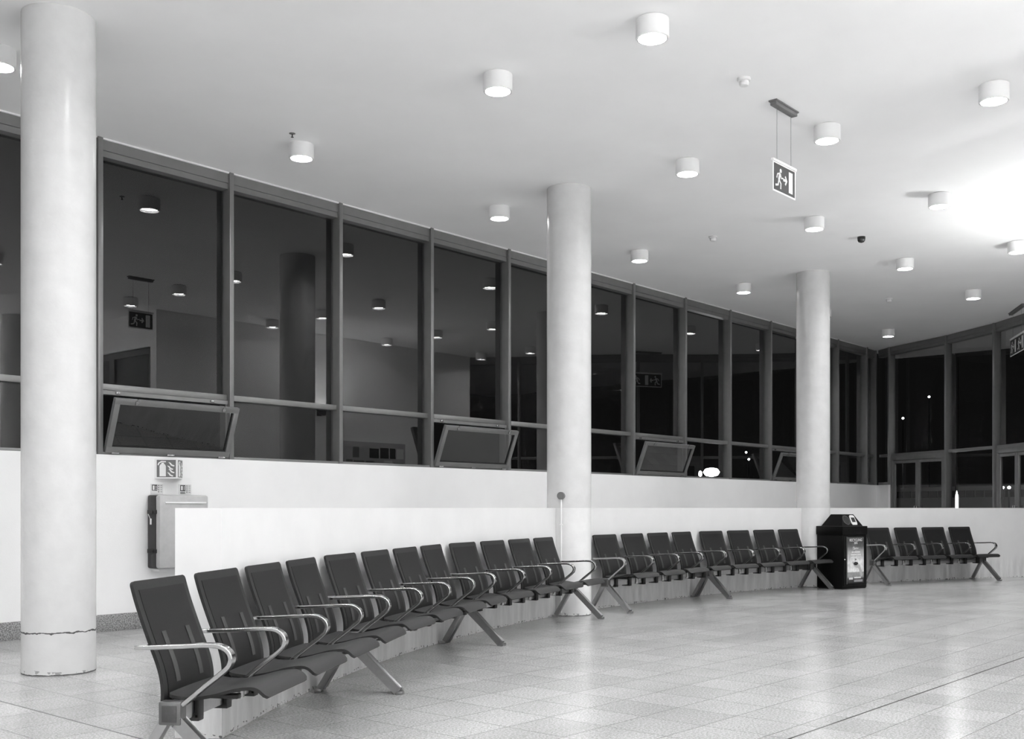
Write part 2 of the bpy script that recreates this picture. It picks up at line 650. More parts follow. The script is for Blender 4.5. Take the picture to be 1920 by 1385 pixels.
def hopper(root, L):
    """open lower sash, hinged at the bottom and tilted into the room"""
    MB().box(.026, L - .026, .04, .15, TZ0 - .045, TZ0 - .004).build('sash_stop', 'frame', root)
    MB().box(.026, .05, .05, .15, SILL + .03, TZ0 - .045).box(L - .05, L - .026, .05, .15, SILL + .03, TZ0 - .045).build('side_rail', 'frame', root)
    w, h, t, d = L - .085, TZ0 - SILL - .085, .058, .045
    sm = MB()
    sm.box(0, w, -d, 0, 0, t, .003).box(0, w, -d, 0, h - t, h, .003)
    sm.box(0, t, -d, 0, t - .002, h - t + .002, .003).box(w - t, w, -d, 0, t - .002, h - t + .002, .003)
    sash = sm.build('sash', 'frame', root)
    sash.location = (.0425, .035, SILL + .035)
    sash.rotation_euler = (radians(21.5), 0, 0)
    pane(sash, 'sash_pane', t - .004, w - t + .004, t - .004, h - t + .004, 'sash_glass', -.02)
    gk = MB()
    gk.box(t, w - t, -.030, -.006, t, t + .014).box(w - t - .012, w - t, -.030, -.006, t, h - t)
    gk.build('gasket', 'black_gap', sash)
    for f in (.16, .86):
        MB().box(w * f - .018, w * f + .018, -d - .018, -d, h - .05, h - .012, .004).rod((w * f, -d - .012, h - .03), (w * f, -d - .012, h + .012), .008).build('latch', 'chrome', sash)
    for f in (.07, .5, .93):
        MB().rod((w * f - .04, -d - .004, .0), (w * f + .04, -d - .004, .0), .009).build('hinge', 'chrome', sash)
    for f in (.13, .85):
        MB().box(L * f - .02, L * f + .02, .018, .04, TZ0 - .035, TZ0 - .012, .004).build('catch', 'chrome', root)

ordw = ['first', 'second', 'third', 'fourth', 'fifth', 'sixth', 'seventh', 'eighth', 'ninth', 'tenth', 'eleventh', 'twelfth', 'thirteenth']
OPEN = {0, 3, 6, 9}
for i in range(len(mull) - 1):
    a0, a1 = mull[i], mull[i + 1]
    L = a1 - a0
    wcount[0] += 1
    p = AB(a0, 0)
    root = empty('window_%d' % wcount[0], (p.x, p.y, 0), UANG)
    k = i - 5
    frame_parts(root, L, SILL)
    MB().box(.026, L - .026, .02, .15, SILL + .001, SILL + .028, .002).build('lower_rail', 'frame', root)
    pane(root, 'upper_pane', .02, L - .02, TZ1 - .01, CEIL - .17)
    if k in OPEN:
        hopper(root, L)
    else:
        pane(root, 'lower_pane', .02, L - .02, SILL + .02, TZ0 + .01)
    if k >= 0:
        lab = ('tall grey-framed window with lower sash tilted open, %s bay right of the free column' if k in OPEN else
               'tall grey-framed window, closed, %s bay right of the free column') % ordw[k]
    else:
        lab = 'tall grey-framed window, %s bay left of the free column' % ordw[-k - 1]
    tag(root, lab, 'window', kind='structure')
trm = MB()
for i in range(len(mull) - 1):
    trm.box(mull[i] + .03, mull[i + 1] - .03, .008, .034, CEIL - .016, CEIL - .001)
tag(at_wall(trm.build('trim_ceiling', 'white')), 'thin white bead between the ceiling and the window heads', 'trim', kind='structure')

# ------------------------------------------------------------------ glazed right end with doors
def bay_root(name, P, Q):
    P, Q = Vector((P[0], P[1], 0)), Vector((Q[0], Q[1], 0))
    d = Q - P
    return empty(name, P, atan2(d.y, d.x)), d.length

def glazed(kind, P, Q, label, z0=0.0, n=[0]):
    if kind == 'window':
        wcount[0] += 1
        root, L = bay_root('window_%d' % wcount[0], P, Q)
    else:
        n[0] += 1
        root, L = bay_root('door_%d' % n[0], P, Q)
    frame_parts(root, L, z0)
    pane(root, 'upper_pane', .02, L - .02, TZ1 - .01, CEIL - .17)
    if kind == 'window':
        MB().box(.026, L - .026, .03, .15, z0 + .002, z0 + .06).build('lower_rail', 'frame', root)
        pane(root, 'lower_pane', .02, L - .02, z0 + .05, TZ0 + .01)
    else:
        MB().box(.026, L - .026, .04, .15, TZ0 - .10, TZ0 + .004, .003).build('door_head', 'frame', root)
        MB().box(.026, .10, .04, .15, 0.002, TZ0 - .10, .003).box(L - .10, L - .026, .04, .15, 0.002, TZ0 - .10, .003).build('door_frame', 'frame', root)
        half = (L - .2) / 2
        for s in (0, 1):
            x0 = .1 + s * half
            lm = MB()
            st = .065
            lm.box(x0 + .002, x0 + st, .05, .10, .01, TZ0 - .105, .003).box(x0 + half - st, x0 + half - .002, .05, .10, .01, TZ0 - .105, .003)
            lm.box(x0 + st - .002, x0 + half - st + .002, .05, .10, .01, .16, .003).box(x0 + st - .002, x0 + half - st + .002, .05, .10, TZ0 - .17, TZ0 - .105, .003)
            leaf = lm.build('door_leaf', 'frame', root)
            pane(leaf, 'door_pane', x0 + st - .004, x0 + half - st + .004, .15, TZ0 - .16, 'glass', .072)
            hx = x0 + half - .035 if s == 0 else x0 + .035
            MB().rod((hx, .0, .95), (hx, .0, 1.25), .012).rod((hx, .0, .98), (hx, .055, .98), .009).rod((hx, .0, 1.22), (hx, .055, 1.22), .009).build('door_handle', 'chrome', leaf)
    return tag(root, label, kind, kind='structure')

glazed('window', GP[0], GP[1], 'narrow dark window at the far corner, last of the long window wall', SILL)
glazed('window', GP[1], GP[2], 'narrowest dark window, just round the far corner beside the double door', SILL)
glazed('door', GP[2], GP[3], 'glazed double door below a dark window, beside the far corner')
glazed('window', GP[3], GP[4], 'tall dark window between the two glazed doors at right')
glazed('door', GP[4], GP[5], 'glazed double door at the right edge, under the hanging sign')
glazed('window', GP[5], GP[6], 'tall dark window beyond the right edge, nearest the right door')
glazed('window', GP[6], GP[7], 'tall dark window beyond the right edge, second from the right door')
glazed('window', GP[7], GP[8], 'tall dark window beyond the right edge, next to the back wall')
# low wall piece under the two corner windows
cw = MB()
for P, Q in ((GP[0], GP[1]), (GP[1], GP[2])):
    P, Q = Vector((*P, 0)), Vector((*Q, 0))
    d = (Q - P).normalized()
    nn = Vector((-d.y, d.x, 0))
    poly = [P, Q, Q + nn * .2, P + nn * .2]
    vb = [cw.bm.verts.new(v) for v in poly]
    vt = [cw.bm.verts.new(v + Vector((0, 0, SILL))) for v in poly]
    cw.bm.faces.new(vb[::-1])
    cw.bm.faces.new(vt)
    for i in range(4):
        cw.bm.faces.new((vb[i], vb[(i + 1) % 4], vt[(i + 1) % 4], vt[i]))
tag(cw.build('wall_corner', 'wall'), 'short white wall piece under the corner windows', 'wall', kind='structure')

# dark glazed entrance in the return wall (reflected in the windows)
er = empty('door_3', AB(RA0, RB + .2), UANG - pi / 2)
Le = 2.85
MB().box(0, Le, .02, .14, 4.03, 4.14).box(0, Le, .02, .14, 3.15, 3.27).box(0, .09, .02, .14, 0, 4.03).box(Le - .09, Le, .02, .14, 0, 4.03).box(Le * .5 - .09, Le * .5 + .09, .02, .14, 0, 4.03).build('door_frame', 'dark_door', er)
for s in (0, 1):
    lf = MB().box(.09 + s * (Le / 2), Le / 2 - .09 + s * (Le / 2), .05, .09, 0.01, 3.15).build('door_leaf', 'dark_pane', er)
    MB().box(.09 + s * (Le / 2), Le / 2 - .09 + s * (Le / 2), .05, .09, 3.27, 4.03).build('upper_pane', 'dark_pane', er)
tag(er, 'dark glazed entrance seen reflected in the first window', 'door', kind='structure')

# ------------------------------------------------------------------ ceiling drum lights
LR, LH = 0.122, 0.150
def make_lamp():
    root = empty('ceiling_light')
    b = MB()
    b.lathe([(LR - .004, -.007), (LR, -.010), (LR, -LH + .004), (LR - .003, -LH), (LR - .010, -LH), (LR - .010, -LH + .05), (LR - .012, -.016), (LR - .03, -.012)], 48, cap=False)
    b.build('lamp_body', 'lamp_body', root)
    MB().lathe([(LR - .0095, -LH + .014), (LR - .0095, -LH + .001), (LR - .016, -LH + .001), (LR - .016, -LH + .014), (LR - .0095, -LH + .014)], 48, cap=False).build('rim', 'lamp_rim', root)
    MB().lathe([(LR - .022, 0), (LR - .022, -.013)], 40).build('mount', 'lamp_rim', root)
    d = MB()
    vv = [d.bm.verts.new(((LR - .017) * cos(2 * pi * i / 40), (LR - .017) * sin(2 * pi * i / 40), -LH + .028)) for i in range(40)]
    v2 = [d.bm.verts.new((v.co.x, v.co.y, -LH + .033)) for v in vv]
    d.bm.faces.new(vv)
    d.bm.faces.new(v2[::-1])
    for i in range(40):
        j = (i + 1) % 40
        d.bm.faces.new((vv[i], v2[i], v2[j], vv[j]))
    d.build('diffuser', 'disc', root)
    la = bpy.data.lights.new('lamp_light', 'AREA')
    la.shape = 'DISK'
    la.size = 2 * (LR - .022)
    la.energy = LAMP_W
    la.spread = radians(LAMP_SPREAD)
    lo = bpy.data.objects.new('lamp_light', la)
    COL.objects.link(lo)
    lo.parent = root
    lo.location = (0, 0, -LH + .022)
    return root

lamp0 = make_lamp()
used = [False]
def place_lamp(a, b, label, group):
    if used[0]:
        o = copy_tree(lamp0)
    else:
        o = lamp0
        used[0] = True
    p = AB(a, b)
    o.location = (p.x, p.y, CEIL)
    tag(o, label, 'ceiling light', group)
S0, SS = 1.46, 2.94
ROWS = (1.29, 3.90, 5.43, 6.93)
seen = {
    (0, -1): 'lit white drum ceiling light at the left edge, left of the free column',
    (0, 0): 'lit white drum ceiling light near the second window, beside a tiny sprinkler',
    (0, 1): 'lit white drum ceiling light left of the middle column top',
    (0, 2): 'lit white drum ceiling light just right of the middle column top',
    (0, 3): 'lit white drum ceiling light just left of the column by the bin',
    (0, 4): 'lit white drum ceiling light half hidden by the column by the bin',
    (0, 5): 'farthest lit white drum ceiling light, over the far corner of the windows',
    (1, 0): 'second largest lit white drum ceiling light, at top middle, straight above the middle window row',
    (1, 1): 'lit white drum ceiling light above right of middle column, left of hanging sign',
    (1, 2): 'lit white drum ceiling light to the left of the black dome camera',
    (1, 3): 'lit white drum ceiling light right of and below the black dome camera',
    (1, 4): 'small far drum ceiling light at right, above the right end glazing',
    (2, 0): 'largest lit white drum ceiling light, at top right of the middle',
    (2, 1): 'lit white drum ceiling light right beside the hanging exit sign',
    (2, 2): 'lit white drum ceiling light with a long shadow, beside the bright ceiling patch',
    (2, 3): 'lit white drum ceiling light cut by the right edge, below the bright patch',
    (3, 1): 'large lit white drum ceiling light near the top right corner',
}
for r, b in enumerate(ROWS):
    for k in range(-3, 6):
        a = S0 + SS * k
        if r >= 1 and k >= 5:
            continue
        if a < AL + .5:
            continue
        lab = seen.get((r, k))
        place_lamp(a, b, lab or 'white drum ceiling light outside the picture', 'drum lights on the ceiling' if lab else 'drum lights outside the picture')
for b in (8.45, 9.95, 11.5):
    for k in (-3, -2, -1, 0, 1):
        place_lamp(S0 + SS * k, b, 'white drum ceiling light outside the picture', 'drum lights outside the picture')

# bowl uplighters; all but the first are added to brighten the ceiling
def uplighter(a, b, z, rz, label, group=None, glow='fill_uplight'):
    p = AB(a, b)
    sc = empty('wall_uplighter', (p.x, p.y, z), rz)
    MB().lathe([(.02, -.02), (.09, 0), (.14, .05), (.165, .11), (.165, .12), (.155, .12), (.135, .06), (.09, .02)], 32, 0, -.18, 0, cap=False).box(-.05, .05, -.05, 0.0, -.02, .09, .005).build('bowl', 'camera_black', sc)
    MB().lathe([(.135, .098), (.135, .104)], 32, 0, -.18, 0).build('light_source', glow, sc)
    tag(sc, label, 'wall light', group)
uplighter(8.95, RB, 3.12, UANG + pi, 'dark bowl uplighter on the white wall, seen reflected in the windows', None, 'sconce')
for a in (-7.0, -3.5, 0.0, 3.4):
    uplighter(a, BB, 2.3, UANG + pi, 'added dark bowl uplighter on an unseen wall, brightening the ceiling', 'added uplighters that brighten the ceiling')
for b in (3.5, 9.0):
    uplighter(AL, b, 2.3, UANG - pi / 2, 'added dark bowl uplighter on an unseen wall, brightening the ceiling', 'added uplighters that brighten the ceiling')

pb = empty('picture_board', AB(10.35, RB), UANG + pi)
MB().box(-1.0, 1.0, -.05, -.001, 1.05, 2.62, .004).build('board', 'grey_case', pb)
rnd = random.Random(7)
for r_ in range(5):
    x = -.94
    while x < .80:
        w = rnd.uniform(.16, .30)
        h = rnd.uniform(.20, .26)
        if x + w > .96:
            break
        MB().box(x, x + w, -.056, -.048, 1.12 + r_ * .29, 1.12 + r_ * .29 + h).build('picture', rnd.choice(['sign_grey', 'sign_dark', 'silver', 'grey_case', 'sign_grey']), pb)
        x += w + .04
tag(pb, 'board of small pictures on the white wall, seen reflected low in the third window', 'picture board')

# ------------------------------------------------------------------ small things on the ceiling
def detector(x, y, label):
    p = ceil_pt(x, y)
    r = empty('smoke_detector', (p.x, p.y, CEIL))
    MB().lathe([(.055, 0), (.055, -.018), (.05, -.024)], 24).build('base', 'device', r)
    MB().lathe([(.038, -.024), (.042, -.045), (.034, -.062), (.012, -.066)], 24).build('sensor_head', 'device', r)
    tag(r, label, 'smoke detector', 'smoke detectors on the ceiling')
detector(1395, 147, 'small white smoke detector on the ceiling above left of the hanging sign')
detector(1337, 443, 'small white smoke detector on the ceiling right of the middle column')
detector(1667, 559, 'small white smoke detector on the ceiling right of the bin column')
p = ceil_pt(548, 250)
r = empty('sprinkler', (p.x, p.y, CEIL))
MB().lathe([(.030, 0), (.030, -.004), (.012, -.010)], 20).build('rosette', 'frame', r)
MB().rod((0, 0, -.008), (0, 0, -.035), .006).lathe([(.014, -.035), (.014, -.038)], 16).build('nozzle', 'camera_black', r)
tag(r, 'tiny ceiling sprinkler above the second window', 'sprinkler')
p = ceil_pt(1615, 444)
r = empty('dome_camera', (p.x, p.y, CEIL))
MB().lathe([(.052, 0), (.052, -.03)], 24).build('base', 'camera_black', r)
MB().lathe([(.050, -.03), (.048, -.05), (.036, -.068), (.015, -.076)], 24).build('dome', 'camera_black', r)
tag(r, 'small black dome camera on the ceiling', 'security camera')

# ------------------------------------------------------------------ hanging exit signs
def man(mb, x, z, s, y0, y1):
    P = lambda *q: [(x + s * px, z + s * pz) for px, pz in q]
    mb.disc2d(x + s * .16, z + s * .86, s * .10, y0, y1, 14)
    mb.stroke(P((.10, .74), (-.02, .40)), [s * .20, s * .16], y0, y1)
    mb.stroke(P((.10, .72), (-.16, .66), (-.24, .46)), s * .075, y0, y1)
    mb.stroke(P((.12, .70), (.24, .52), (.40, .56)), s * .075, y0, y1)
    mb.stroke(P((-.02, .42), (.18, .26), (.16, .0)), s * .10, y0, y1)
    mb.stroke(P((-.02, .42), (-.10, .16), (-.36, .10)), s * .10, y0, y1)

def exit_sign(loc, rz, zt, zb, Lp, label, copies=1):
    root = empty('hanging_exit_sign', (loc[0], loc[1], CEIL), rz)
    h = Lp / 2
    MB().box(-h, h, -.040, .040, -.014, 0, .003).box(-h + .012, h - .012, -.030, .030, -.045, -.012, .004).build('ceiling_canopy', 'bracket_grey', root)
    for s in (-1, 1):
        MB().rod((s * h * .62, 0, -.045), (s * h * .62, 0, zt - CEIL), .0022, 8).build('wire', 'wire', root)
    t, b = zt - CEIL, zb - CEIL
    MB().box(-h - .008, h + .008, -.014, .014, t - .022, t, .003).build('top_rail', 'white', root)
    MB().box(-h, h, -.004, .004, b, t - .02, .001).build('plate', 'white', root)
    m_ = .016
    MB().box(-h + m_, h - m_, -.0052, .0052, b + m_, t - .034).build('pictogram_field', 'sign_dark', root)
    H = (t - .034) - (b + m_)
    sy = MB()
    k = Lp / copies
    for c in range(copies):
        o = -h + k * (c + .5)
        man(sy, o - k * .24, b + m_ + H * .10, H * .80, -.0062, .0062)
        z = b + m_ + H * .5
        sy.stroke([(o - k * .06, z), (o + k * .08, z)], H * .10, -.0062, .0062)
        sy.stroke([(o + k * .03, z + H * .16), (o + k * .10, z), (o + k * .03, z - H * .16)], H * .09, -.0062, .0062)
        sy.prism([(o + k * .19, b + m_ + H * .10), (o + k * .36, b + m_ + H * .10), (o + k * .36, b + m_ + H * .9), (o + k * .19, b + m_ + H * .9)], -.0062, .0062)
    sy.build('pictogram', 'white', root)
    return tag(root, label, 'exit sign')
p = ceil_pt(1470, 199)
exit_sign((p.x, p.y), UANG, 4.285, 4.0, .43, 'hanging exit sign with running figure, arrow and door, on two long wires')
exit_sign((9.12, 19.45), radians(-102), 4.32, 3.99, 1.0, 'wide exit sign hanging at the right edge before the far glazing', 2)

# ------------------------------------------------------------------ benches
ZB0, ZB1, YB = .288, .388, .06          # beam
HS = 1.245                              # half the distance between the two leg frames
PITCH = 2 * HS / 4
back_prof = smooth_path([(.137, .362), (.137, .437), (.155, .518), (.193, .616), (.237, .735), (.262, .81), (.282, .882)], 4)
seat_prof = smooth_path([(.112, .402), (.06, .392), (-.01, .389), (-.10, .404), (-.19, .428), (-.262, .438), (-.295, .432), (-.318, .414), (-.332, .396)], 4)
arm_prof = smooth_path([(.222, .609), (.05, .617), (-.09, .625), (-.150, .622), (-.186, .606), (-.203, .580), (-.200, .552), (-.178, .524), (-.09, .455), (-.02, .398), (.012, .372)], 4)

def round_end(w, r, both=False):
    def f(s, L):
        d = L - s
        if both:
            d = min(d, s)
        if d < r:
            return w - r + sqrt(max(0, r * r - (r - d) ** 2)) * .999 + 1e-4
        return w
    return f

def sub_prof(prof, s0, s1, n, off):
    acc = [0.0]
    for i in range(1, len(prof)):
        acc.append(acc[-1] + hypot(prof[i][0] - prof[i - 1][0], prof[i][1] - prof[i - 1][1]))
    out = []
    for k in range(n + 1):
        s = acc[-1] * (s0 + (s1 - s0) * k / n)
        i = max(j for j in range(len(acc)) if acc[j] <= s + 1e-9)
        i = min(i, len(prof) - 2)
        t = (s - acc[i]) / (acc[i + 1] - acc[i])
        y = prof[i][0] + (prof[i + 1][0] - prof[i][0]) * t
        z = prof[i][1] + (prof[i + 1][1] - prof[i][1]) * t
        dy, dz = prof[i + 1][0] - prof[i][0], prof[i + 1][1] - prof[i][1]
        l = hypot(dy, dz)
        out.append((y - dz / l * off, z + dy / l * off))
    return out

def dense(prof, r):
    """add points near the top end so a rounded corner is round"""
    L = sub_prof(prof, 0, 1, 26, 0)
    tail = sub_prof(prof, .92, 1, 8, 0)
    return L[:-3] + [q for q in tail if q[1] > L[-4][1] + .002]

def make_bench():
    root = empty('beam_bench')
    MB().box(-HS + .03, HS - .03, YB - .032, YB + .032, ZB0 + .006, ZB1 - .006, .006).build('beam', 'beam', root)
    for sx in (-1, 1):
        X = sx * HS
        lf = MB()
        lf.box(X - .030, X + .030, YB - .050, YB + .050, ZB0, ZB1, .008)
        fr = lf.build('leg_frame', 'block', root)
        MB().box(min(X + sx * .0295, X + sx * .0325), max(X + sx * .0295, X + sx * .0325), YB - .033, YB + .033, ZB0 + .014, ZB1 - .016, .0008).build('end_plate', 'end_plate', fr)
        for q, (y0, y1) in enumerate(((YB - .030, -.262), (YB + .030, .258))):
            lg = MB()
            dy = -1 if q == 0 else 1
            lg.bar((X, y0, ZB0 + .014), (X, y1, .022), .048, .044, (0, dy, 1), .006)
            lg.box(X - .026, X + .026, min(y1 - .012 * dy, y1 + .036 * dy), max(y1 - .012 * dy, y1 + .036 * dy), 0.0, .022, .004)
            lg.box(X - .008, X + .008, y1 - .01, y1 + .01, .02, .03)
            lg.build('leg', 'beam', fr)
    for k in range(5):
        X = -HS + PITCH * k
        am = MB().sheet(arm_prof, .0225, .019, 2, X)
        if 0 < k < 4:
            am.box(X - .024, X + .024, YB - .052, YB + .045, ZB0 + .004, ZB1 - .002, .005)
        o = am.build('armrest', 'chrome', root, .5)
        bv = o.modifiers.new('soft_edges', 'BEVEL')
        bv.width = .004
        bv.segments = 2
        bv.limit_method = 'ANGLE'
        bv.angle_limit = radians(50)
    for k in range(4):
        X = -HS + PITCH * (k + .5)
        st = MB().sheet(sub_prof(seat_prof, 0, 1, 34, 0), round_end(.262, .03, True), .014, 12, X, .004)
        st.build('seat', 'seat', root, .9)
        bk = MB().sheet(dense(back_prof, .03), round_end(.25, .022), .016, 10, X, .003).build('backrest', 'shell', root, .9)
        MB().sheet(sub_prof(back_prof, .06, .925, 22, .0085), .213, .003, 10, X, .003).build('mesh_panel', 'mesh_panel', bk, .9)
        for s in (-1, 1):
            MB().sheet(sub_prof(back_prof, .14, .56, 14, .0102), .019, .002, 2, X + s * .115).build('support_strip', 'strip', bk, .9)
            bx = X + s * .15
            br = MB()
            br.box(bx - .026, bx + .026, YB - .055, YB + .055, ZB0 - .012, ZB0 + .02, .005)
            br.box(bx - .026, bx + .026, YB - .055, YB - .034, ZB0, ZB1 + .01, .004)
            br.box(bx - .026, bx + .026, YB + .034, YB + .085, ZB0, ZB1 + .004, .004)
            br.box(bx - .022, bx + .022, -.17, .135, ZB1 - .012, ZB1 + .008, .004)
            br.build('seat_bracket', 'bracket', root)
    return root

bench = make_bench()
B1C = (-1.183, 5.761)
blist = [
    (B1C, radians(81.3), 'four-seat black mesh bench nearest the camera, its front end past the low wall'),
    (164.78, None, 'four-seat black mesh bench, second along the wall from the nearest one'),
    (154.93, None, 'four-seat black mesh bench whose right end stands before the middle column'),
    (142.12, None, 'four-seat black mesh bench starting just right of the middle column'),
    (132.18, None, 'four-seat black mesh bench whose right end reaches the black bin'),
    (116.90, None, 'four-seat black mesh bench at far right, beyond the black bin'),
]
for i, (c, rz, lab) in enumerate(blist):
    o = bench if i == 0 else copy_tree(bench)
    if rz is None:
        q = polar(c, 14.67 * cos(radians(4.95)))
        o.location = (q.x, q.y, 0)
        o.rotation_euler = (0, 0, radians(c - 90))
    else:
        o.location = (c[0], c[1], 0)
        o.rotation_euler = (0, 0, rz)
    tag(o, lab, 'bench', 'beam benches along the curved low wall')

# ------------------------------------------------------------------ recycling bin
def text(s, size, x, z, y, parent, mat, name, align='CENTER'):
    cu = bpy.data.curves.new(name, 'FONT')
    cu.body = s
    cu.size = size
    cu.align_x = align
    cu.extrude = .0006
    cu.materials.append(M[mat])
    tmp = bpy.data.objects.new(name, cu)
    me = bpy.data.meshes.new_from_object(tmp)
    bpy.data.objects.remove(tmp)
    o = bpy.data.objects.new(name, me)
    COL.objects.link(o)
    o.parent = parent
    o.location = (x, y, z)
    o.rotation_euler = (pi / 2, 0, 0)
    return o
bw, bd, bh = .60, .47, .93
br = empty('recycling_bin', (4.86, 15.84, 0), radians(36))
# local: x along the front from its left corner, y into the bin
MB().box(.010, bw - .010, .012, bd, .012, .80, .006).box(0.02, bw - .02, .02, bd - .02, 0, .02).box(0, bw, 0, bd + .01, .80, bh, .008).build('body', 'bin', br)
MB().box(.025, bw - .025, .000, .014, .05, .79, .004).build('front_door', 'bin', br)
hb = MB()
base = [(.05, .045), (bw - .05, .045), (bw - .05, bd - .045), (.05, bd - .045)]
top = [(.165, .135), (bw - .165, .135), (bw - .165, bd - .135), (.165, bd - .135)]
v0 = [hb.bm.verts.new((x, y, bh - .004)) for x, y in base]
v1 = [hb.bm.verts.new((x, y, 1.105)) for x, y in top]
hb.bm.faces.new(v0[::-1])
hb.bm.faces.new(v1)
for i in range(4):
    hb.bm.faces.new((v0[i], v0[(i + 1) % 4], v1[(i + 1) % 4], v1[i]))
hood = hb.build('hood', 'bin', br)
# the two openings lie on the hood's front slope
sl = atan2(1.105 - bh, .09)
slope = Matrix.Translation((0, .045, bh)) @ Matrix.Rotation(-(pi / 2 - sl), 4, 'X')
def on_slope(mb):
    for v in mb.bm.verts:
        v.co = slope @ v.co
    return mb
mb = MB()
seg = 28
for i in range(seg):
    a0, a1 = 2 * pi * i / seg, 2 * pi * (i + 1) / seg
    mb.prism([(.205 + r_ * cos(t), .098 + r_ * sin(t)) for r_, t in ((.068, a0), (.068, a1), (.078, a1), (.078, a0))], -.006, .004)
on_slope(mb).build('round_opening_ring', 'post', hood)
on_slope(MB().disc2d(.205, .098, .067, -.001, .004, 28)).build('round_opening', 'black_gap', hood)
on_slope(MB().prism([(.315, .020), (.42, .020), (.435, .05), (.425, .165), (.40, .18), (.335, .18), (.31, .165), (.30, .05)], -.004, .004)).build('slot_plate', 'silver', hood)
on_slope(MB().box(.33, .41, -.006, .0, .065, .14)).build('slot', 'black_gap', hood)
# poster
px0, px1, pz0, pz1 = .115, .50, .085, .765
MB().box(px0 - .02, px0 - .012, -.006, .004, pz0 - .01, pz1 + .01).build('poster_edge', 'frame', br)
po = MB().box(px0, px1, -.004, .004, pz0, pz1).build('poster', 'poster', br)
pcx = (px0 + px1) / 2
text('RECYCLING', .056, pcx, .705, -.0055, po, 'white', 'lettering')
text('BIN', .05, pcx, .663, -.0055, po, 'white', 'lettering')
ln = MB()
ln.stroke([(pcx - .07, .60), (pcx - .05, .625), (pcx - .03, .61), (pcx - .035, .585), (pcx - .06, .588), (pcx - .02, .592), (pcx, .61), (pcx + .01, .592), (pcx + .03, .61), (pcx + .04, .592), (pcx + .065, .605)], .008, -.006, -.003)
ln.build('printed_script', 'silver', po)
for z, xa, xb, w in ((.545, -.10, -.05, .020), (.545, -.035, .10, .020), (.507, -.12, .02, .020), (.507, .035, .12, .020), (.468, -.11, .03, .020), (.468, .045, .09, .020),
                     (.155, -.16, -.07, .03), (.165, -.04, .12, .022), (.128, -.04, .16, .008), (.11, -.04, .16, .008)):
    MB().stroke([(pcx + xa, z), (pcx + xb, z)], w, -.006, -.003).build('printed_line', 'silver', po)
hd = MB()
hd.stroke([(px1 - .05, .185), (px1 - .085, .27), (px1 - .115, .33), (px1 - .17, .345), (px1 - .23, .365), (px1 - .27, .40)], [.05, .05, .055, .07, .05, .025], -.0055, -.003)
hd.build('printed_hand', 'grey_case', po)
MB().prism([(pcx - .06, .375), (pcx - .02, .40), (pcx + .03, .395), (pcx + .06, .375), (pcx + .02, .35), (pcx - .03, .35)], -.0065, -.003).disc2d(pcx, .435, .010, -.0065, -.003).build('printed_soil', 'black_gap', po)
MB().disc2d(.05, .44, .008, -.006, .002).build('lock', 'silver', br)
tag(br, 'black recycling bin with sloped hood and printed poster, by the far column', 'recycling bin')

# ------------------------------------------------------------------ fire extinguisher case and its signs
fx = empty('fire_extinguisher_case', AB(.81, 0, .595), UANG)
hw_, dp, hh = .278, .245, .735
b = MB()
b.box(-hw_, hw_, -.165, -.006, 0.0, hh, .022)
b.build('case_body', 'dark_case', fx)
MB().box(-hw_ + .002, hw_, -dp, -.160, 0.004, hh - .002, .022).build('case_cover', 'grey_case', fx)
MB().box(-hw_ + .06, hw_ - .03, -dp - .008, -dp + .004, hh - .085, hh - .070, .003).build('ridge', 'white', fx)
MB().box(-.10, .13, -dp - .006, -dp + .004, hh - .20, hh - .145, .004).build('window_strip', 'black_gap', fx)
for z in (.155, .545):
    s_ = MB().box(-hw_ - .012, -hw_ + .004, -.19, -.03, z, z + .04, .004)
    s_.rod((-hw_ - .012, -.13, z + .02), (-hw_ - .022, -.13, z + .02), .016)
    s_.build('strap', 'black_gap', fx)
tg = MB().bar((-hw_ - .018, -.06, .545), (-hw_ - .02, -.10, .50), .005, .003).box(-hw_ - .024, -hw_ - .018, -.125, -.10, .44, .50, .001)
tg.build('seal_tag', 'white', fx)
MB().box(-hw_ + .05, hw_ - .05, -.15, -.001, -.03, 0.002, .003).build('wall_bracket', 'white', fx)
tag(fx, 'grey-fronted fire extinguisher case with dark side on the white wall', 'fire extinguisher case')

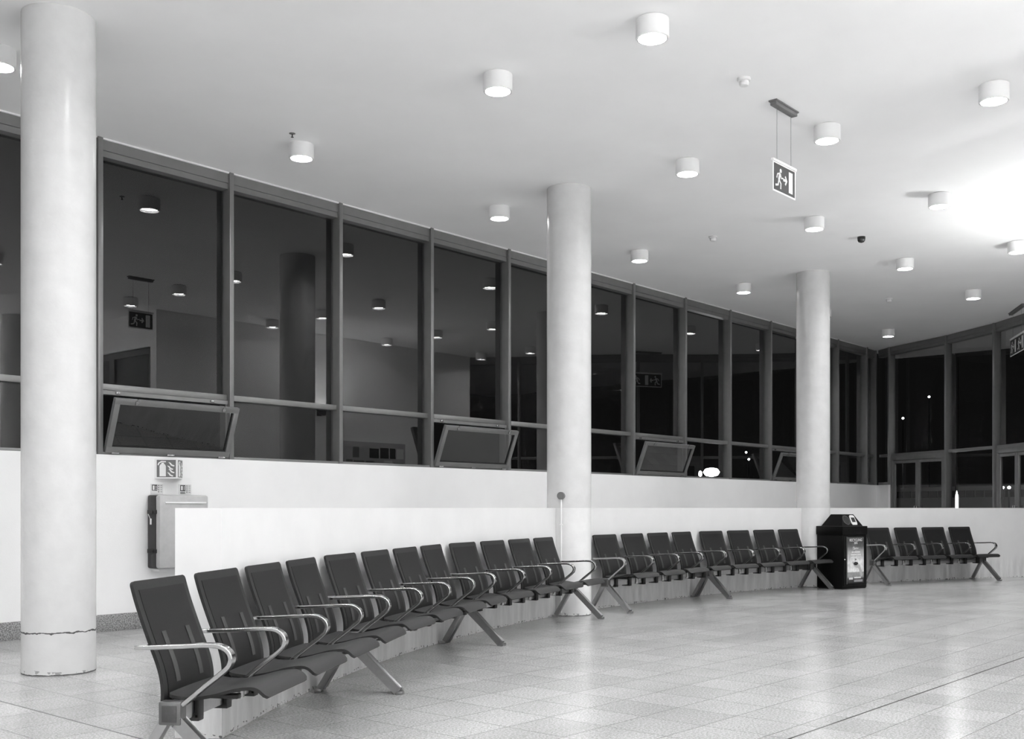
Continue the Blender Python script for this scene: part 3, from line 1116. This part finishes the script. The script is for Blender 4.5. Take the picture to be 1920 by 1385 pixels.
# V-shaped projecting sign
fs = empty('fire_extinguisher_sign', AB(.62, 0, 1.497), UANG)
Hs = .199
Lw, ap, dpp = .315, .16, .155
pl = MB()
for P, Q in (((0, 0), (ap, -dpp)), ((ap, -dpp), (Lw, 0))):
    pl.bar((*P, Hs / 2), (*Q, Hs / 2), .005, Hs, (0, 0, 1))
pl.build('sign_panel', 'white', fs)
def face_frame(P, Q):
    d = Vector((Q[0] - P[0], Q[1] - P[1], 0))
    L = d.length
    d.normalize()
    y = Vector((-d.y, d.x, 0))
    return Matrix(((d.x, y.x, 0, P[0]), (d.y, y.y, 0, P[1]), (0, 0, 1, 0), (0, 0, 0, 1))), L
def put(mb, mt):
    for v in mb.bm.verts:
        v.co = mt @ v.co
    return mb
for P, Q in (((0, 0), (ap, -dpp)), ((ap, -dpp), (Lw, 0))):
    mt, L = face_frame(P, Q)
    e0 = .022
    put(MB().box(e0, L - .012, -.0040, -.002, .014, Hs - .010), mt).build('pictogram_field', 'sign_grey', fs)
    k = MB()
    y0, y1 = -.0050, -.003
    x1, w_ = e0 + .028, .062
    k.prism([(x1, .022), (x1 + w_, .022), (x1 + w_, .125), (x1 + w_ - .01, .145), (x1 + .01, .145), (x1, .125)], y0, y1)
    k.box(x1 + .018, x1 + w_ - .018, y0, y1, .143, .160)
    k.stroke([(x1 + w_, .170), (x1 + .02, .172), (x1 - .008, .155), (x1 - .014, .135)], .012, y0, y1)
    for q in range(4):
        zz = .022 + q * .034
        xx = e0 + .110 + (q % 2) * .012
        k.stroke([(xx - .004, zz + .040), (xx + .012, zz + .030), (xx + .022, zz + .014), (xx + .040, zz + .006), (xx + .052, zz + .004)], [.004, .013, .015, .013, .012], y0, y1)
    put(k, mt).build('pictogram', 'white', fs)
tag(fs, 'V-shaped fire extinguisher sign with flames, under the first open window', 'fire sign')

for a0, a1, lab, ban in ((.574, .712, 'small white instruction label, the left one above the extinguisher case', False),
                         (.893, 1.036, 'small white instruction label with a black band, right one above the case', True)):
    s = empty('instruction_label', AB(a0, 0, 1.340), UANG)
    w_ = a1 - a0
    MB().box(0, w_, -.005, -.001, 0, .103).build('label_card', 'silver', s)
    MB().box(w_ * .10, w_ * .52, -.0062, -.004, .035 if not ban else .032, .095).build('label_field', 'sign_dark', s)
    k = MB()
    k.box(w_ * .16, w_ * .30, -.0072, -.006, .042, .086)
    for q in range(3):
        k.box(w_ * .37, w_ * .47, -.0072, -.006, .045 + q * .015, .052 + q * .015)
    k.build('label_pictogram', 'white', s)
    d = MB()
    for q in range(4):
        d.box(w_ * .60, w_ * .68, -.0062, -.004, .018 + q * .021, .030 + q * .021)
        d.box(w_ * .78, w_ * .92, -.0062, -.004, .021 + q * .021, .026 + q * .021)
    if ban:
        d.box(w_ * .10, w_ * .50, -.0062, -.004, .008, .022)
    d.build('label_marks', 'sign_grey', s)
    tag(s, lab, 'label')

# junction box and conduit on the middle column
jd = Vector((-.333 - .05, -.93, 0)).normalized()
jp = Vector((C2[0], C2[1], 0)) + jd * .25
jb = empty('junction_box', (jp.x, jp.y, 1.335), atan2(jd.y, jd.x) + pi / 2)
MB().rod((0, .004, 0), (0, -.035, 0), .042, 24).build('box_body', 'bracket_grey', jb)
MB().rod((0, -.034, 0), (0, -.040, 0), .030, 24).build('box_lid', 'sign_grey', jb)
MB().rod((0, -.012, -.035), (0, -.012, -1.30), .009, 12).build('conduit', 'white', jb)
for z in (-.32, -.95):
    MB().box(-.016, .016, -.022, .004, z - .008, z + .008, .002).build('clip', 'white', jb)
tag(jb, 'round grey junction box with a thin white conduit on the middle column', 'junction box')

# ------------------------------------------------------------------ outside, at night
gr = at_wall(MB().box(-40, 90, .26, 120, -.3, -.06).build('ground', 'asphalt'))
tag(gr, 'dark ground outside the windows', 'ground', kind='structure')
def outside_pt(x, y, Z):
    return Vector(((x - 960) / FPX * Z, Z, EYE + (HZ - y) / FPX * Z))
p = outside_pt(1334, 885, 29.0)
r = empty('globe_lamp', (p.x, p.y, -.06))
MB().rod((0, 0, 0), (0, 0, p.z - .08), .04).build('post', 'post', r)
MB().lathe([(.02, -.12), (.16, -.09), (.22, 0), (.16, .09), (.02, .12)], 24, 0, 0, p.z + .06).build('globe', 'globe', r)
tag(r, 'glaring round lamp on a post outside the eighth window', 'outdoor lamp')
p = outside_pt(1313, 888, 31.0)
r = empty('globe_lamp', (p.x, p.y, -.06))
MB().rod((0, 0, 0), (0, 0, p.z - .03), .03).build('post', 'post', r)
MB().lathe([(.01, -.08), (.045, -.05), (.05, 0), (.04, .06), (.01, .09)], 16, 0, 0, p.z + .06).build('globe', 'far_light', r)
tag(r, 'small lamp outside, left of the glaring round lamp', 'outdoor lamp')
p = outside_pt(1794, 925, 28.0)
r = empty('light_pole', (p.x, p.y, -.06))
MB().rod((0, 0, 0), (0, 0, .5), .05).build('base', 'post', r)
MB().lathe([(.035, .5), (.035, p.z), (.02, p.z + .05), (.006, p.z + .13)], 16).build('tube', 'tube', r)
tag(r, 'bright upright light tube outside, between the two glazed doors', 'outdoor lamp')
# pale building across the yard
bz = 44.0
P0, P1 = outside_pt(1655, 952, bz + 4), outside_pt(1990, 952, bz - 4)
d = Vector((P1.x - P0.x, P1.y - P0.y, 0))
bl = empty('yard_building', (P0.x, P0.y, -.06), atan2(d.y, d.x))
Lb = d.length
MB().box(0, Lb, 0, 3, 0, 1.68).box(0, Lb, 0, 3, 1.98, 2.14).box(0, Lb, .10, 3, 1.66, 2.0).build('facade', 'facade', bl)
for k in range(18):
    x0 = Lb * .02 + k * (Lb * .96 / 18)
    MB().box(x0 + .03, x0 + Lb * .96 / 18 - .03, .06, .12, 1.69, 1.97).build('window_strip', 'dark_pane', bl)
tag(bl, 'low pale building outside with a dark strip of windows', 'building')
for x, y, Z, lab in ((1880, 914, 40, 'left of two small lights outside the right edge door'),
                     (1892, 914, 40, 'right of two small lights outside the right edge door'),
                     (1178, 866, 34, 'small lamp outside, low in the window right of the middle column'),
                     (1399, 848, 60, 'small far lamp outside the ninth window, higher one'),
                     (1404, 861, 58, 'small far lamp outside the ninth window, lower one'),
                     (1594, 912, 40, 'small lamp outside, low in the window right of the bin column'),
                     (1693, 784, 55, 'high lamp outside, low one of two in the double door window'),
                     (1742, 744, 58, 'high lamp outside, upper one of two in the double door window')):
    p = outside_pt(x, y, Z)
    r = empty('street_lamp', (p.x, p.y, -.06))
    MB().rod((0, 0, 0), (0, 0, p.z), .03).build('post', 'post', r)
    MB().lathe([(.01, -.05), (.055, -.02), (.055, .03), (.01, .06)], 14, 0, 0, p.z + .06).build('lamp_head', 'far_light', r)
    tag(r, lab, 'outdoor lamp', 'small lamps outside the windows')
# floodlight added in the yard to brighten the pale building
fp = Vector((P0.x + d.x * .5 - 4.0, P0.y + d.y * .5 - 9.0, 0))
fl_ = empty('added_floodlight', (fp.x, fp.y, -.06))
MB().rod((0, 0, 0), (0, 0, 7.0), .06).build('post', 'post', fl_)
MB().box(-.15, .15, -.1, .1, 7.0, 7.12).build('lamp_head', 'post', fl_)
ld = bpy.data.lights.new('added_floodlight_lamp', 'POINT')
ld.energy = 90
ld.shadow_soft_size = .1
lo = bpy.data.objects.new('added_floodlight_lamp', ld)
COL.objects.link(lo)
lo.parent = fl_
lo.location = (0, .3, 6.85)
tag(fl_, 'added tall floodlight post in the yard, brightening the pale building', 'outdoor lamp')
